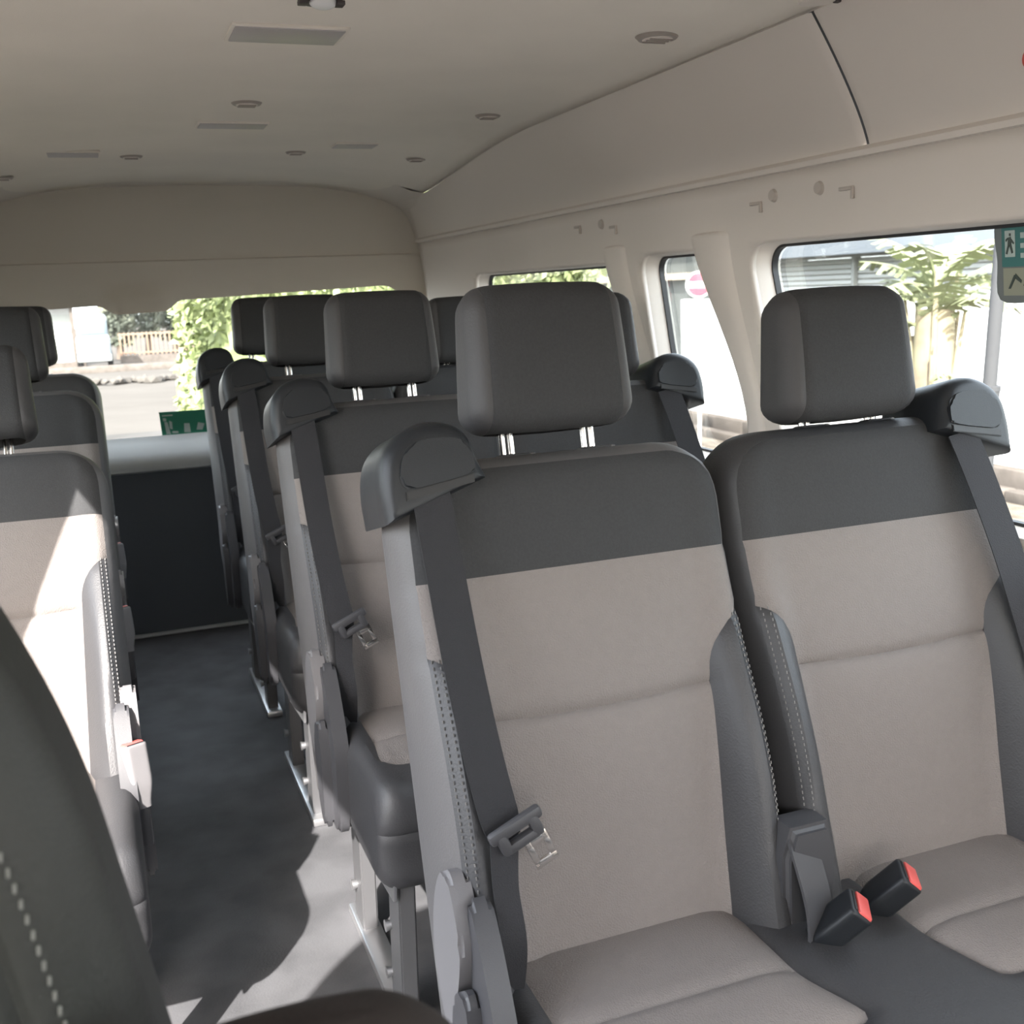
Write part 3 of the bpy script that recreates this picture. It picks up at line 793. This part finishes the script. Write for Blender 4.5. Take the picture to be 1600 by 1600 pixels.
for q in [[(.022, .020), (.026, .020), (.038, .040), (.033, .040)], [(.033, .036), (.046, .028), (.047, .032), (.036, .042)], [(.050, .024), (.054, .024), (.062, .040), (.058, .042)],
          [(.060, .034), (.076, .026), (.078, .031), (.063, .040)], [(.086, .022), (.110, .022), (.110, .027), (.086, .027)], [(.086, .034), (.118, .034), (.118, .039), (.086, .039)]]:
    flat('hand_pictogram', q, M['sticker_dark'], o, ST(.002))
for q in [R_(.046, .092, .128, .100), R_(.046, .078, .110, .085), R_(.046, .064, .122, .071)]: flat('print_line', q, M['sticker_white'], o, ST(.002))
o = empty('exit_sticker', (0, 0, 0), 'dark green sticker with pale marks on the rear window glass', 'sticker')
RT = lambda lay: (lambda a, b, k: (-.218+a, YR+.067-lay-.0006*k, .752+b))
flat('green_field', [(.0, .0), (.185, -.004), (.183, .094), (-.004, .095)], M['sticker_green'], o, RT(0))
for q in [[(.008, .060), (.020, .058), (.020, .070), (.008, .072)], [(.016, .010), (.032, .008), (.024, .055), (.012, .057)], [(.030, .030), (.040, .026), (.040, .055), (.030, .060)],
          [(.006, .078), (.045, .078), (.045, .083), (.006, .083)], [(.082, .012), (.106, .010), (.104, .045), (.084, .046)], [(.128, .018), (.150, .016), (.160, .040), (.136, .046)], [(.038, .012), (.060, .010), (.060, .018), (.038, .020)]]:
    flat('print_mark', q, M['sticker_white'], o, RT(.001))
# ------------------------------------------------------------------ outside
GZ = -.75
M['concrete'] = mat('pale_concrete', (.088, .080, .073), .9, spec=0, noise=.06, nscale=.6)
M['asphalt'] = mat('light_asphalt', (.074, .070, .067), .9, spec=0, noise=.12, nscale=1.2)
M['soil'] = mat('sandy_soil', (.13, .11, .09), .95, spec=0, noise=.3, nscale=5, bump=.5, bscale=30)
M['white_wall'] = mat('white_render_wall', (.80, .79, .77), .8)
M['kerb'] = mat('kerb_stone', (.11, .095, .085), .9, spec=0, noise=.15, nscale=6)
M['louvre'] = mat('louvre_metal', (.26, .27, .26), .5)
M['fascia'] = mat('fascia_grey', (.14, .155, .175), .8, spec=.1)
M['slat'] = mat('slat_metal', (.42, .43, .42), .5)
M['shed_white'] = mat('shed_white', (.34, .34, .34), .7)
M['van_pale'] = mat('pale_blue_paint', (.18, .21, .23), .4)
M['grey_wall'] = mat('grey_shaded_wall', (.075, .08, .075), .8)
M['tan'] = mat('tan_beam', (.33, .27, .2), .7)
M['polem'] = mat('galvanised_pole', (.06, .06, .063), .7, spec=.1)
M['palm_leaf'] = mat('palm_leaf', (.20, .22, .12), .6, noise=.2, nscale=2)
M['palm_trunk'] = mat('palm_trunk', (.27, .24, .15), .8, var=(.18, .14, .10), nscale=6)
M['leafm'] = mat('hedge_leaf', (.30, .34, .16), .55, var=(.17, .205, .09), nscale=4)
M['dark_leaf'] = mat('far_tree_leaf', (.07, .08, .06), .7, var=(.13, .13, .09), nscale=1)
M['rail'] = mat('rusty_railing', (.20, .13, .09), .7)
M['bark'] = mat('bark', (.12, .09, .07), .9)
M['sign_red'] = mat('sign_red', (.62, .05, .08), .5)
M['sign_white'] = mat('sign_white', (.75, .75, .74), .5)
M['shed_blue'] = mat('windscreen', (.12, .17, .20), .2)
g = box('ground_1', (5, 8, GZ-.05), (40, 20, .1), M['asphalt']); g.name = 'ground'; tag(g, kind='structure')
g = box('ground', (5, 62, GZ-.05), (120, 88, .1), M['concrete']); tag(g, kind='structure')
g = box('ground', (0, -22, GZ-.05), (120, 40, .1), M['asphalt']); tag(g, kind='structure')
g = box('ground', (5.9, 8.6, GZ+.0), (1.7, 18, .06), M['soil']); tag(g, kind='structure')
for i, (x, z, m) in enumerate([(6.9, .06, 'kerb'), (7.45, .10, 'kerb')]):
    k = empty('kerb', (x, 0, GZ), ['low sandy kerb in front of the white wall', 'raised kerb step right against the white wall'][i], 'kerb')
    for j in range(12): box('kerb_stone', (0, 2.6+j*1.0, z/2+.02), (.16, .985, z*2), M[m], k, bev=.012)
# white building with louvred windows
b = empty('white_building', (8.0, 9, GZ), 'bright white building with grey louvred window band behind the palm', 'building')
def wb(name, y0, y1, z0, z1, m, d=.0, th=.2): return box(name, (d+th/2, (y0+y1)/2-9, (z0+z1)/2-GZ), (th, y1-y0, z1-z0), M[m], b)
wb('wall', 2.0, 12.75, GZ, 1.06, 'white_wall'); wb('wall', 2.0, 7.6, 1.06, 1.46, 'white_wall'); wb('wall', 12.32, 12.75, 1.06, 1.46, 'white_wall')
wb('roof_fascia', 2.0, 12.9, 1.49, 2.6, 'fascia', -.25, .5); wb('gap_shadow_strip', 2.0, 12.75, 1.455, 1.49, 'louvre', .02, .1)  # grey strip stands in for the shadow between wall top and fascia
for y0, y1 in ((7.6, 9.15), (9.2, 10.72), (10.77, 12.30)):
    f = wb('louvre_window', y0, y1, 1.07, 1.45, 'louvre', .10, .05)
    for k in range(6): box('slat', (.085, (y0+y1)/2-9, 1.10+k*.062-GZ), (.04, y1-y0-.04, .045), M['slat'], f, rot=Matrix.Rotation(.5, 3, 'Y'))
wb('window_mullion', 10.72, 10.77, 1.06, 1.46, 'louvre', .02, .1); wb('window_mullion', 9.15, 9.2, 1.06, 1.46, 'louvre', .02, .1)
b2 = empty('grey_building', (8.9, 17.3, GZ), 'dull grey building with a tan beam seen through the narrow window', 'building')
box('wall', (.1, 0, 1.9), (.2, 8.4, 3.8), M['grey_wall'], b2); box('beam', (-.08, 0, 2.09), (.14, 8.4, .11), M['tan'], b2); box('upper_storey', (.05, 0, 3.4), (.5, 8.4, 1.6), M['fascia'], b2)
b3 = empty('boundary_wall', (7.9, 13.6, GZ), 'bright white boundary wall behind the red no-entry sign', 'wall')
box('panel', (0, .0, .87), (.15, 1.75, 1.74), M['white_wall'], b3, bev=.01)
# no-entry sign
sg = empty('no_entry_sign', (6.0, 10.85, GZ), 'round red no-entry sign with white bar on a post', 'sign')
Rz = Matrix.Rotation(math.atan2(10.85, 6.4)-math.pi/2, 3, 'Z')
TS = lambda v: Rz @ Vector(v)
tube('post', [(0, .03, 0), (0, .03, 2.10)], .02, M['sign_white'], sg, T=TS)
def disc(name, r, y, m, half=None, th=.008):
    n = 40; bm = bmesh.new()
    if half is None: P_ = [(r*math.cos(2*math.pi*i/n), r*math.sin(2*math.pi*i/n)) for i in range(n)]
    else:
        a0 = math.asin(half); P_ = [(r*math.cos(a0+(math.pi-2*a0)*i/n), r*math.sin(a0+(math.pi-2*a0)*i/n)) for i in range(n+1)]
    return P_
plate('disc', disc('d', .150, 0, None), .012, M['sign_white'], sg, 'Y', 0, T=lambda v: TS(Vector((v[0], v[1], v[2]+1.965))))
for sgn in (1, -1):
    plate('red_field', [(a, sgn*c) for a, c in disc('d', .128, 0, None, .28)], .006, M['sign_red'], sg, 'Y', -.009, T=lambda v: TS(Vector((v[0], v[1], v[2]+1.965))))
# pole
pl = empty('metal_pole', (3.0, 3.45, GZ), 'grey metal pole with thicker sleeve outside the side window', 'pole')
tl = lambda z: (0.0, -.045*(z-1.5), z)
tube('pole', [tl(1.3), tl(3.2)], .028, M['polem'], pl, 16); tube('sleeve', [tl(0), tl(1.525)], .042, M['polem'], pl, 18); tube('collar', [tl(1.515), tl(1.535)], .045, M['polem'], pl, 18)
# palm
pa = empty('palm_tree', (5.0, 6.0, GZ), 'pale green fan palm with split leaves outside the side window', 'palm')
random.seed(3)
bm = bmesh.new(); add_tube(bm, [(0, 0, 0), (.02, .0, .6), (.0, 0, 1.2), (0, 0, 1.75)], .15, 16, .13); bm_to('trunk', bm, M['palm_trunk'], pa)
for k in range(9):
    a = random.uniform(0, 6.28); z0 = random.uniform(.9, 1.6)
    tube('leaf_sheath', bez([(.11*math.cos(a), .11*math.sin(a), z0-.6), (.14*math.cos(a), .14*math.sin(a), z0), (.2*math.cos(a), .2*math.sin(a), z0+.5)], 4), .035, M['palm_trunk'], pa, 8, .012)
def palm_leaf(az, el, L, wd, z0, droop):
    bm = bmesh.new(); n = 14; d = Vector((math.cos(az), math.sin(az), 0)); sdv = Vector((-math.sin(az), math.cos(az), 0)); pts = []; p = Vector((0, 0, z0)); e = el
    for i in range(n+1):
        pts.append(p.copy()); e -= droop/n; p = p+(d*math.cos(e)+Vector((0, 0, 1))*math.sin(e))*(L/n)
    add_tube(bm, pts, .016, 6, .004)
    for i in range(3, n):
        f = (i-3)/(n-3); w_ = wd*math.sin(math.pi*min(1, .15+f*.85))**.6
        q = pts[i]; nx = pts[i+1]; t = (nx-q)
        for sg_ in (-1, 1):
            if random.random() < .12: continue
            o_ = sdv*sg_*w_*random.uniform(.8, 1.1); dn = Vector((0, 0, -w_*random.uniform(.15, .5)))
            v = [bm.verts.new(q), bm.verts.new(q+t*.92), bm.verts.new(q+t*1.6+o_+dn), bm.verts.new(q+t*.9+o_*.95+dn)]
            bm.faces.new(v)
    return bm_to('leaf', bm, M['palm_leaf'], pa)
for k in range(20):
    palm_leaf(k*2.4+random.uniform(-.3, .3), random.uniform(.55, 1.5), random.uniform(.5, .8), random.uniform(.12, .18), random.uniform(1.5, 1.95), random.uniform(.6, 1.7))
for k in range(5): palm_leaf(-1.6+random.uniform(-.9, .5), random.uniform(-.2, .3), .38, .05, random.uniform(1.1, 1.6), .8)
# leafy masses
def foliage(bm, n, c, s, size, seed, shell=.75):
    rnd = random.Random(seed)
    for i in range(n):
        while True:
            p = Vector((rnd.uniform(-1, 1), rnd.uniform(-1, 1), rnd.uniform(-1, 1)))
            r = (abs(p.x)**3+abs(p.y)**3+abs(p.z)**3)**(1/3)
            if shell < r < 1+.10*math.sin(p.x*9+seed)+.08*math.sin(p.z*11): break
        q = Vector(c)+Vector((p.x*s[0], p.y*s[1], p.z*s[2])); a = Vector((rnd.gauss(0, 1), rnd.gauss(0, 1), rnd.gauss(0, 1))).normalized(); b_ = a.orthogonal().normalized()
        b_ = (b_+a.cross(b_)*rnd.uniform(-1, 1)).normalized(); k = size*rnd.uniform(.6, 1.3); cc = a.cross(b_).normalized()
        bm.faces.new([bm.verts.new(q-b_*k), bm.verts.new(q+cc*k*.45), bm.verts.new(q+b_*k), bm.verts.new(q-cc*k*.45)])
def leafy(name, m, parent, *a):
    bm = bmesh.new(); foliage(bm, *a); me = bpy.data.meshes.new(name); bm.to_mesh(me); bm.free(); o = link(name, me, M[m], parent, smooth=False); o['kind'] = 'stuff'; return o
def core(parent, c, s):
    bm = bmesh.new(); bmesh.ops.create_icosphere(bm, subdivisions=5, radius=1); rr = random.Random(2)
    for v in bm.verts:
        p = v.co.copy(); r = (abs(p.x)**3+abs(p.y)**3+abs(p.z)**3)**(1/3); p = p/r*(1+rr.uniform(-.05, .05))*.93
        v.co = Vector((c[0]+p.x*s[0], c[1]+p.y*s[1], c[2]+p.z*s[2]))
    bm_to('inner_growth', bm, M['leafm'], parent, smooth=False, kind='stuff')
t = empty('leafy_tree', (1.75, 8.5, GZ), 'dense pale green leafy tree filling the right of the rear window', 'tree')
core(t, (0, 0, 1.9), (1.48, .85, 1.62)); leafy('foliage', 'leafm', t, 30000, (0, 0, 1.9), (1.62, 1.0, 1.75), .05, 5, .82)
tube('trunk', [(0, 0, 0), (.05, 0, .6), (0, 0, 1.6)], .16, M['bark'], t, 12, .10)
for k in range(4): tube('branch', bez([(0, 0, .8+.2*k), (math.cos(k*1.7)*.5, math.sin(k*1.7)*.4, 1.5+.1*k), (math.cos(k*1.7)*1.1, math.sin(k*1.7)*.7, 2.2)], 4), .05, M['bark'], t, 8, .015)
t = empty('leafy_hedge', (3.9, 11.7, GZ), 'pale green hedge outside the rearmost side window', 'hedge')
core(t, (0, 0, 1.6), (.62, 1.15, 1.75)); leafy('foliage', 'leafm', t, 20000, (0, 0, 1.6), (.72, 1.3, 1.9), .055, 8, .82)
for k in range(3): tube('stem', [(0, -.8+.8*k, 0), (.05, -.8+.8*k, 1.2)], .05, M['bark'], t, 8, .03)
# far background behind the rear window
sh = empty('shed', (-2.2, 40, GZ), 'low white shed with tan roof beam seen through the rear window', 'building')
box('wall', (-2.0, 0, 1.2), (5.9, .2, 2.4), M['shed_white'], sh); box('roof_beam', (-1.9, -.4, 2.2), (6.4, 1.0, .16), M['tan'], sh); box('shutter', (.45, -.12, 1.45), (1.2, .06, .60), M['louvre'], sh)
for x in (-3.6, -1.5, -.3, 1.0): box('post', (x, -.5, 1.1), (.12, .12, 2.2), M['kerb'], sh)
box('plinth', (-1.9, -.6, .08), (6.4, 1.2, .16), M['kerb'], sh)
for x in (-1.0, .35): box('door_panel', (x, -.12, .62), (1.0, .05, 1.1), M['white_wall'], sh, bev=.01)
cr_ = empty('parked_van', (-.60, 37.4, GZ), 'small pale parked vehicle beside the far shed', 'vehicle')
box('body', (0, 0, .72), (1.0, 2.4, .75), M['van_pale'], cr_, bev=.1, seg=3); box('cabin', (0, .2, 1.35), (.92, 1.9, .75), M['van_pale'], cr_, bev=.12, seg=3)
box('windscreen', (0, -.78, 1.35), (.78, .06, .46), M['shed_blue'], cr_, bev=.02); box('bumper', (0, -1.24, .40), (1.0, .1, .22), M['louvre'], cr_, bev=.03)
for sx in (-1, 1):
    box('headlight', (sx*.36, -1.2, .72), (.18, .05, .12), M['louvre'], cr_, bev=.02)
    for yy in (-.75, .75):
        bm = bmesh.new(); bmesh.ops.create_cone(bm, segments=20, radius1=.28, radius2=.28, depth=.16, cap_ends=True, matrix=Matrix.Translation((sx*.45, yy, .28)) @ Matrix.Rotation(math.pi/2, 4, 'Y')); bm_to('wheel', bm, M['gasket'], cr_)
fe = empty('railing_fence', (3.2, 40, GZ), 'brown iron railing fence on a low wall behind the road', 'fence')
box('base_wall', (1.5, 0, .12), (9.0, .25, .24), M['kerb'], fe)
for z in (.34, .98): box('rail', (1.5, 0, z), (9.0, .05, .05), M['rail'], fe)
pm = None
for i in range(60):
    if pm is None: pm = box('bar', (-2.95, 0, .64), (.05, .03, .78), M['rail'], fe); continue
    c = pm.copy(); COL.objects.link(c); c.location.x = i*.15
for i, (x, sc) in enumerate([(.25, 1.0), (1.35, 1.1), (2.5, 1.0)]):
    t = empty('dark_tree', (x, 43+i*1.8, GZ), ['dark distant tree just right of the parked vehicle', 'middle dark distant tree behind the railing fence', 'dark distant tree partly hidden by the pale green tree'][i], 'tree', 'dark trees behind the far fence')
    leafy('foliage', 'dark_leaf', t, 2600, (0, 0, 2.2*sc), (.62, .62, 1.7), .13, 20+i, .05)
    tube('trunk', [(0, 0, 0), (.08, 0, 1.0), (0, 0, 2.3)], .14, M['bark'], t, 10, .08)
rb = box('kerb_line', (0, 35.2, GZ+.09), (26, .35, .22), M['kerb'], None, bev=.03); rb.name = 'kerb'; tag(rb, 'long low kerb along the far side of the road', 'kerb')
rnd = random.Random(4)
rp = empty('rubble_row', (1.0, 29.5, GZ), 'row of pale rubble stones lying on the far pavement', 'rubble')
for i in range(26):
    bm = bmesh.new(); bmesh.ops.create_icosphere(bm, subdivisions=1, radius=rnd.uniform(.10, .24))
    for v in bm.verts: v.co *= rnd.uniform(.7, 1.2); v.co.z *= .6
    x = -2.0+i*.16+rnd.uniform(-.05, .05); 
    for v in bm.verts: v.co += Vector((x, rnd.uniform(-.02, .02)+.3*math.sin(i), .09))
    bm_to('stone', bm, M['concrete'], rp, smooth=False)
